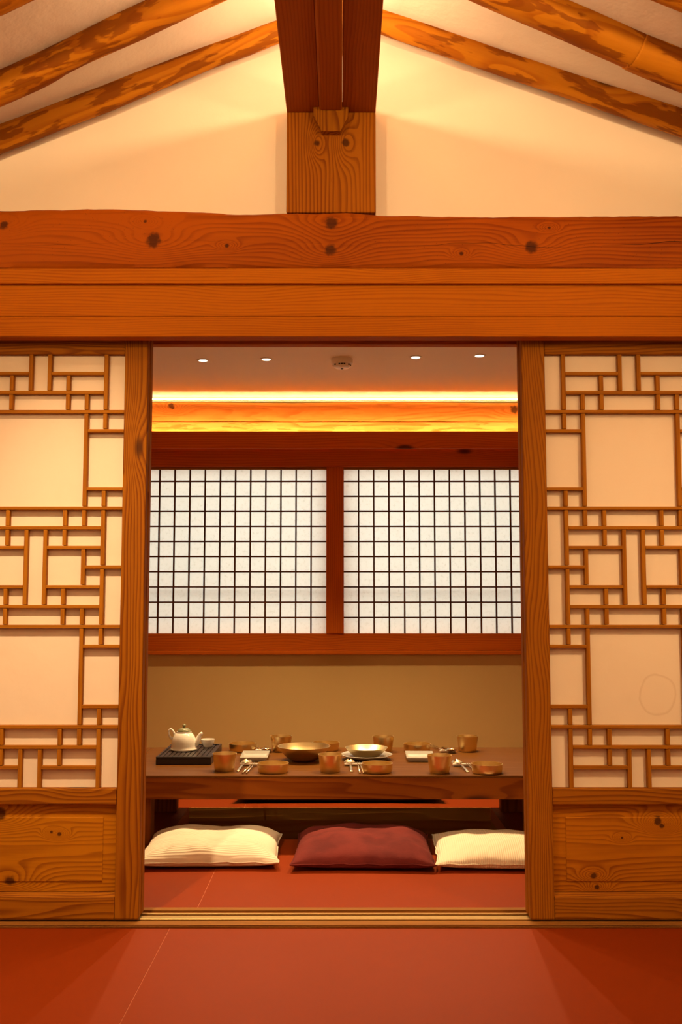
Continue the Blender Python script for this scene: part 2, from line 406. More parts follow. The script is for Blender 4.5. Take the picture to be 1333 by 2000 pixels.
# ---- rough crossbeam
def beam_mesh():
    tops = [(-2.19, 2.216), (-1.06, 2.222), (-0.74, 2.228), (-0.52, 2.222), (-0.445, 2.218), (-0.33, 2.211), (0, 2.215), (0.2, 2.208), (0.4, 2.201), (0.75, 2.203), (1.1, 2.205), (2.19, 2.2)]
    def top(x):
        for (xa, za), (xb, zb) in zip(tops, tops[1:]):
            if xa <= x <= xb:
                t = (x - xa) / (xb - xa); t = t * t * (3 - 2 * t); return za + (zb - za) * t
        return 2.21
    prof = [(0.0, 0.0), (-0.55, 0.0), (-0.8, 0.0), (-0.94, 0.03), (-1.0, 0.12), (-1.02, 0.3), (-1.03, 0.5), (-1.02, 0.7), (-0.99, 0.86), (-0.93, 0.95), (-0.80, 1.0), (-0.4, 1.0), (0.0, 1.0)]
    vs_, fs = [], []; n = 180; m = len(prof)
    for i in range(n + 1):
        x = -1.82 + 3.64 * i / n; zt = top(x) + 0.0035 * noise.noise((x * 9, 0, 0)) + 0.002 * noise.noise((x * 40, 2, 0))
        for j, (py, pz) in enumerate(prof):
            k = noise.noise((x * 3.1, pz * 4, 5)) * 0.004 + noise.noise((x * 14, pz * 12, 1)) * 0.0015
            zz = 2.027 + (zt - 2.027) * pz
            yy = -0.002 + py * 0.098 + (k if 0 < j < m - 1 and py < -0.5 and pz > 0.02 else 0)
            vs_.append((x, yy, zz - 2.12))
    for i in range(n):
        for j in range(m - 1): fs.append((i * m + j, (i + 1) * m + j, (i + 1) * m + j + 1, i * m + j + 1))
        fs.append((i * m + m - 1, (i + 1) * m + m - 1, (i + 1) * m, i * m))
    fs.append(tuple(range(m))); fs.append(tuple(range(n * m, n * m + m)))
    return vs_, fs
mb = wood('crossbeam_wood', (0.38, 0.088, 0.0015), (0.19, 0.032, 0.0006), K=60, A=9, axis='x', tdir=2, autok=0, B=3.0, ringamt=0.5, toneamt=2.0, specks=True, crack=0.012, crackw=0.25,
          knots=[(-0.573, -0.002, 0.029), (-0.01, 0.056, 0.026), (-0.013, -0.032, 0.023), (0.621, -0.024, 0.026), (-1.048, 0.048, 0.018), (-0.60, 0.06, 0.008), (-0.34, -0.02, 0.008), (0.40, -0.045, 0.008), (0.68, 0.04, 0.007)])
vs_, fs = beam_mesh()
cb = from_py('crossbeam', vs_, fs, mb, None, (0, 0, 2.12), True); autosmooth(cb, 50)
setp(cb, 'thick rough-hewn knotty crossbeam spanning the wall under the plaster gable', 'beam')

# ---- boards under the crossbeam
t1 = box('trim_1', -XW, XW, -0.104, 0.0, 1.977, 2.0265, M['trim'], None, 0.002); struct(t1, 'narrow orange wooden strip directly below the rough crossbeam', 'trim')
t2 = box('trim_2', -XW, XW, -0.093, 0.0, 1.8745, 1.9755, M['trim'], None, 0.002); struct(t2, 'wide smooth wooden board between the strip and the door header', 'trim')
hd = empty('trim_3', (0, 0, 1.84)); struct(hd, 'wooden sliding door header rail above the opening', 'trim')
box('lip', -XW, XW, -0.098, -0.045, 1.809, 1.8725, M['trim'], hd, 0.003)
box('guide_board', -XW, XW, -0.0445, 0.115, 1.842, 1.8715, M['trim'], hd, 0.001)
box('guide_fillet', -1.30, 1.30, 0.0225, 0.0275, 1.832, 1.842, M['trim'], hd, 0)
box('guide_fillet', -1.30, 1.30, 0.078, 0.115, 1.830, 1.842, M['trim'], hd, 0)
bw = box('wall_above_door', -XW, XW, 0.0005, 0.099, 1.872, 1.9995, M['plaster'], None, 0); struct(bw, 'plaster strip above the sliding doors seen from the back room', 'wall')

# ---- threshold with sliding tracks
th = empty('trim_4', (0, 0, 0)); struct(th, 'wooden threshold with thin brass sliding tracks across the doorway', 'threshold')
box('sill_board', -XW, XW, -0.056, 0.106, -0.0014, 0.005, M['sill'], th, 0.002)
box('front_lip', -XW, XW, -0.056, -0.028, 0.005, 0.009, M['sill'], th, 0.001)
box('back_lip', -XW, XW, 0.080, 0.106, 0.005, 0.012, M['sill'], th, 0.001)
for y in (0.0, 0.05):
    box('track', -1.35, 1.35, y - 0.003, y + 0.003, 0.005, 0.0105, M['brass_rail'], th, 0.001)
box('track_plate', -1.35, 1.35, 0.010, 0.040, 0.005, 0.0065, M['brass_rail'], th, 0)

# ------------------------------------------------------------------ sliding door leaves
V = [(1, 0, 4), (2, 2, 9), (3, 1, 3), (4, 0, 2), (1, 7, 15), (3, 8, 10), (4, 9, 13), (2, 10, 12), (3, 12, 14), (2, 13, 20), (1, 18, 22), (3, 19, 21), (4, 20, 22)]
H = [(1, 1, 4), (2, 1, 8), (3, 0, 9), (4, 0, 2), (7, 0, 2), (8, 0, 9), (9, 1, 8), (10, 1, 4), (11, 0, 2), (12, 1, 4), (13, 1, 8), (14, 0, 9), (15, 0, 2), (18, 0, 2), (19, 0, 9), (20, 1, 8), (21, 1, 4)]
def leaf(name, sgn, yc, label, lattice=True, stain=False):
    xi = sgn * 0.600                                    # edge at the opening
    sw, lw = 0.0745, 9 * 0.0605                         # stile width, lattice width
    def X(u): return xi + sgn * (sw + u)                # u measured from the inner stile
    d = empty(name, (xi + sgn * (sw + lw / 2), yc, 0.0125)); struct(d, label, 'door')
    y0, y1 = yc - 0.019, yc + 0.019
    def bx(n, ua, ub, ya, yb, za, zb, mat, par=d, bev=0.002, ax=None):
        a, b = sorted((X(ua), X(ub))); return box(n, a, b, ya, yb, za, zb, mat, par, bev, ax)
    bx('stile', -sw, 0, y0, y1, 0.0125, 1.8405 if yc > 0.02 else 1.8405, M['pine'], bev=0.004)
    bx('stile', lw, lw + sw, y0, y1, 0.0125, 1.8405, M['pine'], bev=0.004)
    bx('top_rail', 0, lw, y0 + .002, y1, 1.773, 1.8405, M['pine'], bev=0.003)
    bx('middle_rail', 0, lw, y0 - .001, y1, 0.356, 0.406, M['pine'], bev=0.004)
    bx('bottom_rail', 0, lw, y0 + .001, y1, 0.0125, 0.079, M['pine'], bev=0.004)
    bevel = prism('rail_bevel', [(-lw / 2, 0), (lw / 2, 0), (lw / 2, 0.012), (-lw / 2, 0.012)], 0, 0.018, M['pine']['x'], d, (0, -0.016, 0.079 - 0.0125))
    for v in bevel.data.vertices:
        if v.co.z > 0.006 and v.co.y < 0.009: v.co.z = 0.0003
    kn = M['panel_' + ('l' if sgn < 0 else 'r')]
    pn = bx('panel', 0, lw, y0 + 0.018, y1 - .006, 0.0915, 0.356, kn, bev=0)
    fd = bx('raised_field', 0.042, lw - 0.042, y0 + 0.0150, y0 + 0.018, 0.122, 0.316, kn, pn, bev=0.0015)
    pp = bx('paper', 0, lw, y0 + 0.022, y0 + 0.025, 0.406, 1.773, M['paper_stain'] if stain else M['paper'], bev=0)
    if lattice:
        cz = (1.773 - 0.406) / 22; bw_ = 0.0125
        def vb(c, r0, r1):
            z1 = 1.773 - r0 * cz; z0 = 1.773 - r1 * cz
            if r0 > 0: z1 -= bw_ / 2
            if r1 < 22: z0 += bw_ / 2
            bx('lattice_bar', c * lw / 9 - bw_ / 2, c * lw / 9 + bw_ / 2, y0 + 0.0035, y0 + 0.022, z0, z1, M['bar'], bev=0.001)
        def hb(r, c0, c1):
            z = 1.773 - r * cz
            a = c0 * lw / 9 + (bw_ / 2 if c0 not in (0,) else 0); b = c1 * lw / 9 - (bw_ / 2 if c1 not in (9,) else 0)
            bx('lattice_bar', a, b, y0 + 0.0028, y0 + 0.0218, z - 0.0052, z + 0.0052, M['bar'], bev=0.001)
        done = set()
        rows = {}
        for (r, a, b) in H:
            rows.setdefault(r, set()).update({(a, b), (9 - b, 9 - a)})
        for r, segs in rows.items():
            for s in segs: hb(r, *s)
        for (c, a, b) in V:
            for cc in (c, 9 - c):
                # split where a horizontal bar runs through
                cuts = [a] + [r for r in range(a + 1, b) if any(s[0] < cc < s[1] for s in rows.get(r, ()))] + [b]
                for p, q in zip(cuts, cuts[1:]): vb(cc, p, q)
    return d
# knotty lower panels
M['panel_l'] = wood('panel_wood_l', (0.46, 0.175, 0.003), (0.22, 0.060, 0.001), K=60, A=9, axis='x', tdir=2, autok=0, B=4.0, ringamt=0.6, toneamt=1.4,
                    knots=[(-0.055, -0.098, 0.022), (-0.095, 0.105, 0.024), (0.07, 0.052, 0.006), (0.095, 0.046, 0.008)])
M['panel_r'] = wood('panel_wood_r', (0.45, 0.160, 0.003), (0.22, 0.056, 0.001), K=60, A=9, axis='x', tdir=2, autok=0, B=4.0, ringamt=0.6, toneamt=1.4,
                    knots=[(0.055, 0.085, 0.015), (0.068, 0.070, 0.010), (-0.147, -0.080, 0.011), (-0.137, -0.120, 0.009), (-0.057, 0.035, 0.006)])
leaf('door_1', -1, 0.0, 'left front sliding door leaf with papered lattice and knotty lower panel')
leaf('door_2', 1, 0.0, 'right front sliding door leaf with papered lattice and stained paper', stain=True)
leaf('door_3', -1, 0.05, 'left rear sliding leaf tucked behind the front leaf, only its edge showing', lattice=False)
leaf('door_4', 1, 0.05, 'right rear sliding leaf tucked behind the front leaf, only its edge showing', lattice=False)

# ------------------------------------------------------------------ ridge, king post, rafters
mk = wood('king_post_wood', (0.36, 0.118, 0.004), (0.19, 0.046, 0.001), K=75, A=5, axis='z', tdir=1, autok=0, B=3.0,
          knots=[(0.062, -0.046, 0.013), (0.064, 0.048, 0.017), (-0.06, 0.004, 0.001)])
kp = empty('king_post', (-0.012, -0.035, 2.222)); setp(kp, 'short wide plank post standing on the crossbeam below the ridge', 'post')
o = box('plank', -0.156, 0.132, -0.066, -0.0005, 2.224, 2.559, mk, kp, 0.004)
cbk = prism('corbel', [(-0.056, 0.045), (0.056, 0.045), (0.056, 0.0), (0.030, -0.052), (-0.030, -0.052), (-0.056, 0.0)], -0.03, 0.0, M['pine']['z'], kp, (0, -0.0315, 2.532 - 2.222))
rb = empty('ridge_beam', (-0.012, -2.0, 2.56)); setp(rb, 'dark ridge beam with flat trough boards running overhead towards the gable', 'beam')
box('trough_board', -0.156, -0.0505, -4.9, -0.0005, 2.5595, 2.5815, M['ridge'], rb, 0.002)
box('trough_board', 0.0244, 0.132, -4.9, -0.0005, 2.5595, 2.5815, M['ridge'], rb, 0.002)
o = prism('center_rib', [(-0.038, 0.07), (0.036, 0.07), (0.036, 0.006), (0.031, 0.0), (-0.031, 0.0), (-0.038, 0.006)], -2.9, 1.90, M['ridge']['y'], rb, (0, 0, -0.012))
me = tube_mesh('ridge_log', [(0, y, 0) for y in (-2.9, -2, -1, 0, 1, 1.99)], [0.085, 0.09, 0.088, 0.09, 0.087, 0.088], 20)
link('ridge_log', me, M['log']['y'], rb, (0, 0, 0.30))

def rafter(pts, rads, label):
    """rafter from ridge to eave; pts are (x, y, z) of the axis"""
    P = []; R = []
    n = 44
    for i in range(n + 1):
        t = i / n * (len(pts) - 1); k = min(int(t), len(pts) - 2); f = t - k
        def cr(vals):
            p0 = vals[max(k - 1, 0)]; p1 = vals[k]; p2 = vals[k + 1]; p3 = vals[min(k + 2, len(vals) - 1)]
            return 0.5 * (2 * p1 + (p2 - p0) * f + (2 * p0 - 5 * p1 + 4 * p2 - p3) * f * f + (3 * p1 - p0 - 3 * p2 + p3) * f ** 3)
        x, y, z, r = (cr([p[j] for p in pts]) for j in range(3)), 0, 0, cr(rads)
        x, y, z = x
        P.append(Vector((x, y, z + 0.003 * noise.noise((x * 5, pts[0][1] * 9, 3))))); R.append(r)
    o0 = Vector(pts[0]); d = Vector(pts[-1]) - o0
    ang = math.atan2(d.z, d.x)                          # local x runs along the log
    rot = Matrix.Rotation(-ang, 4, Vector((0, -1, 0)))
    me = tube_mesh('rafter', [rot @ (p - o0) for p in P], R, 20)
    for v in me.vertices:
        q = v.co; s_ = 0.0022 * noise.noise((q.x * 7, q.y * 25 + pts[0][1] * 5, q.z * 25))
        v.co.z += s_; v.co.y += s_
    o = link('rafter', me, M['rafter'], None, o0)
    o.rotation_euler = (0, -ang, 0)
    setp(o, label, 'rafter', 'pine roof rafters')
    return o
def zl(x): return 2.913 + 0.404 * x
def zr(x): return 2.930 - 0.362 * x
rafter([(-0.03, -0.045, zl(-0.03)), (-0.4, -0.047, 2.760), (-0.67, -0.05, 2.645), (-1.09, -0.05, 2.473), (-1.56, -0.052, zl(-1.56))], [0.034, 0.0365, 0.0395, 0.043, 0.047], 'slim peeled rafter against the gable wall, left of the ridge beam')
rafter([(0.03, -0.055, 2.920), (0.151, -0.058, 2.876), (0.353, -0.06, 2.803), (0.60, -0.06, 2.715), (0.876, -0.065, 2.621), (1.124, -0.07, 2.533), (1.72, -0.07, 2.325)], [0.040, 0.0415, 0.043, 0.0445, 0.049, 0.054, 0.06], 'bowed knotty rafter against the gable wall, right of the ridge beam')
rafter([(-0.03, -0.44, zl(-0.03)), (-0.56, -0.37, zl(-0.56)), (-0.80, -0.338, zl(-0.80)), (-1.0, -0.31, zl(-1.0)), (-2.19, -0.20, zl(-2.19))], [0.044, 0.046, 0.043, 0.047, 0.05], 'cracked pine rafter second from the gable on the left')
rafter([(0.03, -0.47, zr(0.03)), (0.73, -0.38, zr(0.73)), (0.875, -0.36, zr(0.875)), (1.03, -0.342, zr(1.03)), (2.19, -0.24, zr(2.19))], [0.056, 0.061, 0.061, 0.065, 0.066], 'thick cracked rafter second from the gable on the right')
rafter([(-0.03, -0.76, zl(-0.03)), (-0.82, -0.70, zl(-0.82)), (-2.19, -0.60, zl(-2.19))], [0.045, 0.046, 0.05], 'rafter just touching the top left corner of the picture')
rafter([(0.03, -0.76, zr(0.03)), (0.9, -0.66, zr(0.9)), (2.19, -0.56, zr(2.19))], [0.05, 0.05, 0.06], 'rafter just touching the top right corner of the picture')

# ------------------------------------------------------------------ back room shell
BY = 2.62; BX = 1.8; CZ = 2.154
o = box('wall_back_left', -BX - 0.1, -BX, 0.10, BY + 0.2, -0.03, 2.5, M['wallpaper'], None, 0); struct(o, 'left side wall of the back room', 'wall')
o = box('wall_back_right', BX, BX + 0.1, 0.10, BY + 0.2, -0.03, 2.5, M['wallpaper'], None, 0); struct(o, 'right side wall of the back room', 'wall')
wb = empty('wall_back', (0, BY, 0)); struct(wb, 'tan papered back wall below and around the paper windows', 'wall')
WX0, WX1, WZ0, WZ1 = -1.215, 1.190, 0.795, 1.757
box('wall_lower', -BX, BX, BY, BY + 0.10, 0.0, 0.70, M['wallpaper'], wb, 0)
box('wall_upper', -BX, BX, BY, BY + 0.10, 1.85, 2.5, M['wallpaper'], wb, 0)
box('wall_side', -BX, -1.30, BY, BY + 0.10, 0.70, 1.85, M['wallpaper'], wb, 0)
box('wall_side', 1.28, BX, BY, BY + 0.10, 0.70, 1.85, M['wallpaper'], wb, 0)
c2 = empty('ceiling_back', (0, 1.2, CZ)); struct(c2, 'flat papered ceiling of the back room glowing above the log beam', 'ceiling')
box('ceiling_board', -BX, BX, 0.10, BY, CZ, CZ + 0.03, M['ceilpaper'], c2, 0)
o = box('wall_door_side', -BX, BX, 0.116, 0.13, 1.8715, CZ, M['wallpaper'], None, 0); struct(o, 'papered strip over the doorway on the back room side', 'wall')

# natural log above the windows
def log_mesh():
    vs_, fs = [], []; n, m = 90, 20
    for i in range(n + 1):
        x = -1.79 + 3.58 * i / n
        top = 2.128 + 0.006 * noise.noise((x * 1.6, 0, 0)); bot = 2.000 + 0.008 * noise.noise((x * 1.3, 7, 0)) - 0.008 * max(0, x - 0.3)
        for j in range(m):
            a = 2 * math.pi * j / m
            zz = (top + bot) / 2 + (top - bot) / 2 * math.sin(a); yy = 2.555 - 0.055 * math.copysign(abs(math.cos(a)) ** 0.6, math.cos(a))
            yy += 0.004 * noise.noise((x * 6, zz * 20, 3)); vs_.append((x, yy, zz - 2.06))
    for i in range(n):
        for j in range(m):
            k = (j + 1) % m; fs.append((i * m + j, (i + 1) * m + j, (i + 1) * m + k, i * m + k))
    fs.append(tuple(range(m))); fs.append(tuple(range(n * m, n * m + m)))
    return vs_, fs
vs_, fs = log_mesh()
ml = wood('cove_log_wood', (0.52, 0.17, 0.025), (0.38, 0.100, 0.010), K=20, A=9, axis='x', tdir=2, autok=0, B=2.0, patch=(0.45, 0.15, 0.02),
          knots=[(-0.96, 0.045, 0.024), (1.02, 0.02, 0.030), (-0.95, 0.03, 0.012)])
lo = from_py('log_beam', vs_, fs, ml, None, (0, 0, 2.06), True)
setp(lo, 'natural log beam glowing between two cove light lines in the back room', 'beam')
t5 = box('trim_5', -BX, BX, 2.510, 2.615, 1.886, 2.010, M['log'], None, 0.002); struct(t5, 'pale lit plank just below the glowing log beam', 'trim')
t6 = empty('trim_6', (0, 2.42, 1.84)); struct(t6, 'red-brown wooden valance hiding the lower cove light', 'trim')
box('valance_board', -BX, BX, 2.395, 2.42, 1.838, 1.935, M['dark'], t6, 0.003)
box('valance_shelf', -BX, BX, 2.42, 2.50, 1.862, 1.885, M['dark'], t6, 0)
def ledline(name, x0, x1, y0, y1, z0, z1, mat, label):
    e = empty(name, ((x0 + x1) / 2, (y0 + y1) / 2, z0)); setp(e, label, 'light strip')
    box('channel', x0, x1, y0, y1, z0, z0 + 0.004, M['plastic'], e, 0)
    box('diffuser', x0, x1, y0 + .001, y1 - .001, z0 + 0.004, z1, mat, e, 0)
ledline('led_strip', -1.78, 1.78, 2.476, 2.500, 2.127, 2.141, M['led'], 'bright warm light line on top of the log beam')
ledline('led_strip', -1.78, 1.78, 2.4205, 2.4345, 1.886, 1.900, M['led2'], 'warm light line hidden behind the red-brown valance')

# paper windows
wf = empty('trim_7', (0, 2.60, 0.68)); struct(wf, 'dark red-brown wooden frame around both paper windows', 'window frame')
box('head_rail', -1.30, 1.28, 2.565, 2.70, 1.757, 1.885, M['dark'], wf, 0.003)
box('bottom_rail', -1.30, 1.28, 2.582, 2.70, 0.70, 0.795, M['dark'], wf, 0.003)
box('sill', -1.34, 1.32, 2.572, 2.70, 0.676, 0.699, M['dark'], wf, 0.004)
box('mullion', -0.065, 0.036, 2.575, 2.70, 0.795, 1.757, M['dark'], wf, 0.003)
box('jamb', -1.30, WX0, 2.582, 2.70, 0.795, 1.757, M['dark'], wf, 0.003)
box('jamb', WX1, 1.28, 2.582, 2.70, 0.795, 1.757, M['dark'], wf, 0.003)
M['sash'] = wood('sash_bar', (0.10, 0.032, 0.008), (0.06, 0.018, 0.005), K=40, A=3, autok=0)
def window(name, x0, x1, label, right):
    d = empty(name, ((x0 + x1) / 2, 2.58, 0.795)); struct(d, label, 'window')
    box('paper', x0, x1, 2.6125, 2.6135, 0.795, 1.757, M['winpaper'], d, 0)
    n = 13; p = 0.0883; bw_ = 0.0085
    for i in range(1, n):
        x = x1 - i * p if not right else x0 + i * p - 0.002
        if x0 + .01 < x < x1 - .01: box('lattice_bar', x - bw_ / 2, x + bw_ / 2, 2.596, 2.612, 0.795, 1.757, M['sash'], d, 0.001)
    for k in range(1, 11):
        z = 1.757 - 0.0815 - (k - 1) * 0.0877
        box('lattice_bar', x0, x1, 2.5945, 2.6105, z - 0.0042, z + 0.0042, M['sash'], d, 0.001)
    box('frame_strip', x0, x1, 2.585, 2.612, 1.744, 1.757, M['pine'], d, 0.001)
window('window_1', WX0, -0.065, 'left lattice window of glowing white paper', False)
window('window_2', 0.036, WX1, 'right lattice window of glowing white paper', True)
o = box('trim_8', -1.30, 1.28, 2.640, 2.655, 1.030, 1.040, M['bar'], None, 0.002); struct(o, 'outer rail showing as a faint band through the window paper', 'trim')

# ------------------------------------------------------------------ ceiling fittings
def downlight(x, y, label):
    d = empty('downlight', (x, y, CZ)); setp(d, label, 'light', 'recessed ceiling downlights')
    me = lathe_mesh('ring', [(0.021, -0.0005), (0.030, -0.0005), (0.030, -0.003), (0.027, -0.005), (0.021, -0.004), (0.021, -0.0005)], 32)
    link('trim_ring', me, M['plastic'], d)
    me = lathe_mesh('lens', [(0, -0.0042), (0.012, -0.0038), (0.0205, -0.0012), (0.0205, -0.0006), (0, -0.0006)], 28)
    link('lens', me, M['lens'], d)
    spot('downlight_lamp', (x, y, CZ - 0.012), (x, y - 0.36, 0), 104, (1.0, 0.66, 0.31), 108, 0.9, 0.014, d)
downlight(-0.654, 1.616, 'small ceiling downlight furthest left in the back room')
downlight(-0.343, 1.595, 'small ceiling downlight just left of the smoke detector')
downlight(0.380, 1.554, 'small ceiling downlight just right of the smoke detector')
downlight(0.684, 1.524, 'small ceiling downlight furthest right in the back room')
sd = empty('smoke_detector', (0.025, 1.60, CZ)); setp(sd, 'round white smoke detector on the back room ceiling', 'smoke detector')
link('base', lathe_mesh('sd_base', [(0, 0), (0.053, 0), (0.053, -0.020), (0.050, -0.024), (0.046, -0.025), (0, -0.025)], 40), M['plastic'], sd, (0, 0, -0.0005))
link('sensor_head', lathe_mesh('sd_head', [(0.044, -0.025), (0.042, -0.036), (0.034, -0.043), (0.020, -0.046), (0, -0.0465)], 40), M['plastic'], sd, (0, 0, -0.0005))
for a in (-107, -91, -75, -40, -10, 60, 100, 140, 180, 220):
    r = math.radians(a)
    v = link('vent_slot', box_mesh('vs', 0.009, 0.004, 0.0065), M['vent'], sd, (0.0425 * math.cos(r), 0.0425 * math.sin(r), -0.032)); v.rotation_euler = (0, 0, r + math.pi / 2)
link('indicator', lathe_mesh('sd_tip', [(0, -0.050), (0.006, -0.049), (0.008, -0.045), (0, -0.045)], 16), M['vent'], sd)

# ------------------------------------------------------------------ low table
M['tabletop'] = wood('table_top_wood', (0.135, 0.052, 0.008), (0.090, 0.029, 0.004), K=45, A=7, rough=0.42, autok=0.6)
TZ = 0.285
def tx(x): return 0.02 + (x - 0.02) * 0.986
def ty(y): return -3.16 + (y + 3.16) * 0.986
tb = empty('low_table', (0.02, 1.29, 0)); setp(tb, 'long low brown wooden dining table set with brassware', 'table')
box('tabletop', -0.872, 0.93, 0.9075, 1.678, 0.276, TZ, M['tabletop'], tb, 0.002)
box('apron_slab', -0.872, 0.93, 0.908, 1.678, 0.192, 0.2758, M['table'], tb, 0.0012)
box('end_board', -1.03, -0.873, 0.908, 1.678, 0.192, 0.2758, M['table'], tb, 0.0012)
box('end_top', -1.03, -0.873, 0.9075, 1.678, 0.276, TZ, M['tabletop'], tb, 0.002)
box('end_board', 0.931, 1.07, 0.908, 1.678, 0.192, 0.2758, M['table'], tb, 0.0012)
box('end_top', 0.931, 1.07, 0.9075, 1.678, 0.276, TZ, M['tabletop'], tb, 0.002)
for a, b in ((-0.90, -0.748), (0.768, 0.92)):
    box('leg', a, b, 0.955, 1.035, 0.0, 0.192, M['table'], tb, 0.004, 'z')
    box('leg', a, b, 1.585, 1.650, 0.0, 0.192, M['table'], tb, 0.004, 'z')
    box('side_rail', a + 0.055, b - 0.055, 1.035, 1.585, 0.145, 0.192, M['table'], tb, 0.002)

# ------------------------------------------------------------------ brassware
def shell(outer, t):
    """outer profile bottom->rim, closed with an inner wall t thick"""
    inner = []
    for i, (r, z) in enumerate(outer):
        a = Vector(outer[max(i - 1, 0)]); b = Vector(outer[min(i + 1, len(outer) - 1)])
        d = (b - a).normalized(); nrm = Vector((-d.y, d.x))
        inner.append((max(r + nrm.x * t, 0), max(z + nrm.y * t, z * 0 + t)))
    inner[-1] = (outer[-1][0] - t, outer[-1][1])
    return [(0, 0.0)] + outer + inner[::-1] + [(0, inner[0][1])]
cup_me = lathe_mesh('cup', shell([(0.034, 0.0), (0.0395, 0.001), (0.0415, 0.010), (0.0445, 0.035), (0.0480, 0.058), (0.0500, 0.071)], 0.0018), 56)
dish_me = lathe_mesh('dish', shell([(0.050, 0.0), (0.0585, 0.001), (0.0605, 0.006), (0.0620, 0.020), (0.0635, 0.037)], 0.0018), 56)
big_me = lathe_mesh('bowl', shell([(0.040, 0.0), (0.050, 0.002), (0.070, 0.012), (0.090, 0.030), (0.106, 0.050), (0.1155, 0.064)], 0.002), 64)
mid_me = lathe_mesh('bowl2', shell([(0.030, 0.0), (0.042, 0.002), (0.060, 0.012), (0.078, 0.028), (0.094, 0.046)], 0.002), 64)
for me_ in (cup_me, dish_me, big_me, mid_me): me_.materials.append(M['brass'])
def ware(name, me, x, y, label, cat, group, z=TZ):
    o = link(name, me, None, None, (tx(x), ty(y), z)); o.rotation_euler = (0, 0, random.uniform(0, 6)); return setp(o, label, cat, group)
cups = [(-0.468, 1.085, 'brass cup at the front of the table, just right of the black tray'), (-0.025, 1.062, 'brass cup at the front of the table, in the middle below the big bowl'),
        (0.428, 1.040, 'brass cup at the front of the table, furthest right of the front row'), (-0.262, 1.62, 'brass cup at the back of the table, left behind the big bowl'),
        (0.219, 1.605, 'brass cup at the back of the table, behind the bowl on a saucer'), (0.618, 1.62, 'brass cup at the back of the table, furthest right')]
for x, y, l in cups: ware('brass_cup', cup_me, x, y, l, 'cup', 'flared brass cups')
dishes = [(-0.262, 1.052, 'shallow brass dish at the front left, right of the first cutlery set'), (0.170, 1.050, 'shallow brass dish at the front middle, below the bowl on a saucer'),
          (0.624, 1.035, 'shallow brass dish at the front right end of the setting'), (-0.446, 1.625, 'shallow brass dish at the back, right of the tea tray'),
          (-0.052, 1.655, 'shallow brass dish at the back, half hidden by the big bowl'), (0.379, 1.615, 'shallow brass dish at the back right, behind the white plate')]
for x, y, l in dishes: ware('brass_dish', dish_me, x, y, l, 'dish', 'shallow brass dishes')
ware('brass_bowl', big_me, -0.145, 1.345, 'large wide brass bowl left of the middle of the table', 'bowl', 'wide brass bowls')
# saucer under the second bowl
pr = [(0.0, 0.0), (0.055, 0.0), (0.060, 0.004), (0.085, 0.010), (0.112, 0.022), (0.1135, 0.0235), (0.112, 0.0245), (0.084, 0.0135), (0.058, 0.0075), (0.0, 0.0065)]
sm = lathe_mesh('saucer', pr, 64)
for v in sm.vertices:
    r = math.hypot(v.co.x, v.co.y)
    if r > 0.07:
        a = math.atan2(v.co.y, v.co.x); k = 1 + 0.018 * math.cos(8 * a) * (r - 0.07) / 0.04; v.co.x *= k; v.co.y *= k
o = link('saucer', sm, M['plate'], None, (tx(0.134), ty(1.38), TZ)); setp(o, 'white scalloped saucer under the smaller brass bowl', 'saucer')
ware('brass_bowl', mid_me, 0.134, 1.38, 'smaller brass bowl standing on a white saucer', 'bowl', 'wide brass bowls', TZ + 0.0066)

# rectangular white plates
def rect_plate(x, y, sx, sy, rz, label):
    d = empty('rectangular_plate', (tx(x), ty(y), TZ), rz); setp(d, label, 'plate', 'rectangular white plates')
    vs_, fs = [], []
    prof = [(0.80, 0.0), (0.86, 0.004), (1.0, 0.018), (0.985, 0.0195), (0.83, 0.0075), (0.78, 0.006)]
    m = 4
    for k, z in prof:
        ox = sx / 2 - (1 - k) * sx / 2; oy = sy / 2 - (1 - k) * sx / 2
        vs_ += [(-ox, -oy, z), (ox, -oy, z), (ox, oy, z), (-ox, oy, z)]
    for i in range(len(prof) - 1):
        for j in range(4): fs.append((i * 4 + j, i * 4 + (j + 1) % 4, (i + 1) * 4 + (j + 1) % 4, (i + 1) * 4 + j))
    fs.append((0, 1, 2, 3)); e = (len(prof) - 1) * 4; 
    o = from_py('dish_body', vs_, fs, M['plate'], d)
    from_py('glazed_well', [(vs_[e + i][0], vs_[e + i][1], 0.0062) for i in range(4)] + [(vs_[e + i][0], vs_[e + i][1], 0.0055) for i in range(4)],
            [(0, 1, 2, 3), (7, 6, 5, 4), (0, 4, 5, 1), (1, 5, 6, 2), (2, 6, 7, 3), (3, 7, 4, 0)], M['plate'], d)
rect_plate(-0.368, 1.41, 0.122, 0.20, 0.02, 'white rectangular plate behind the front left cutlery')
rect_plate(0.375, 1.40, 0.125, 0.20, -0.03, 'white rectangular plate behind the front right brass cup')

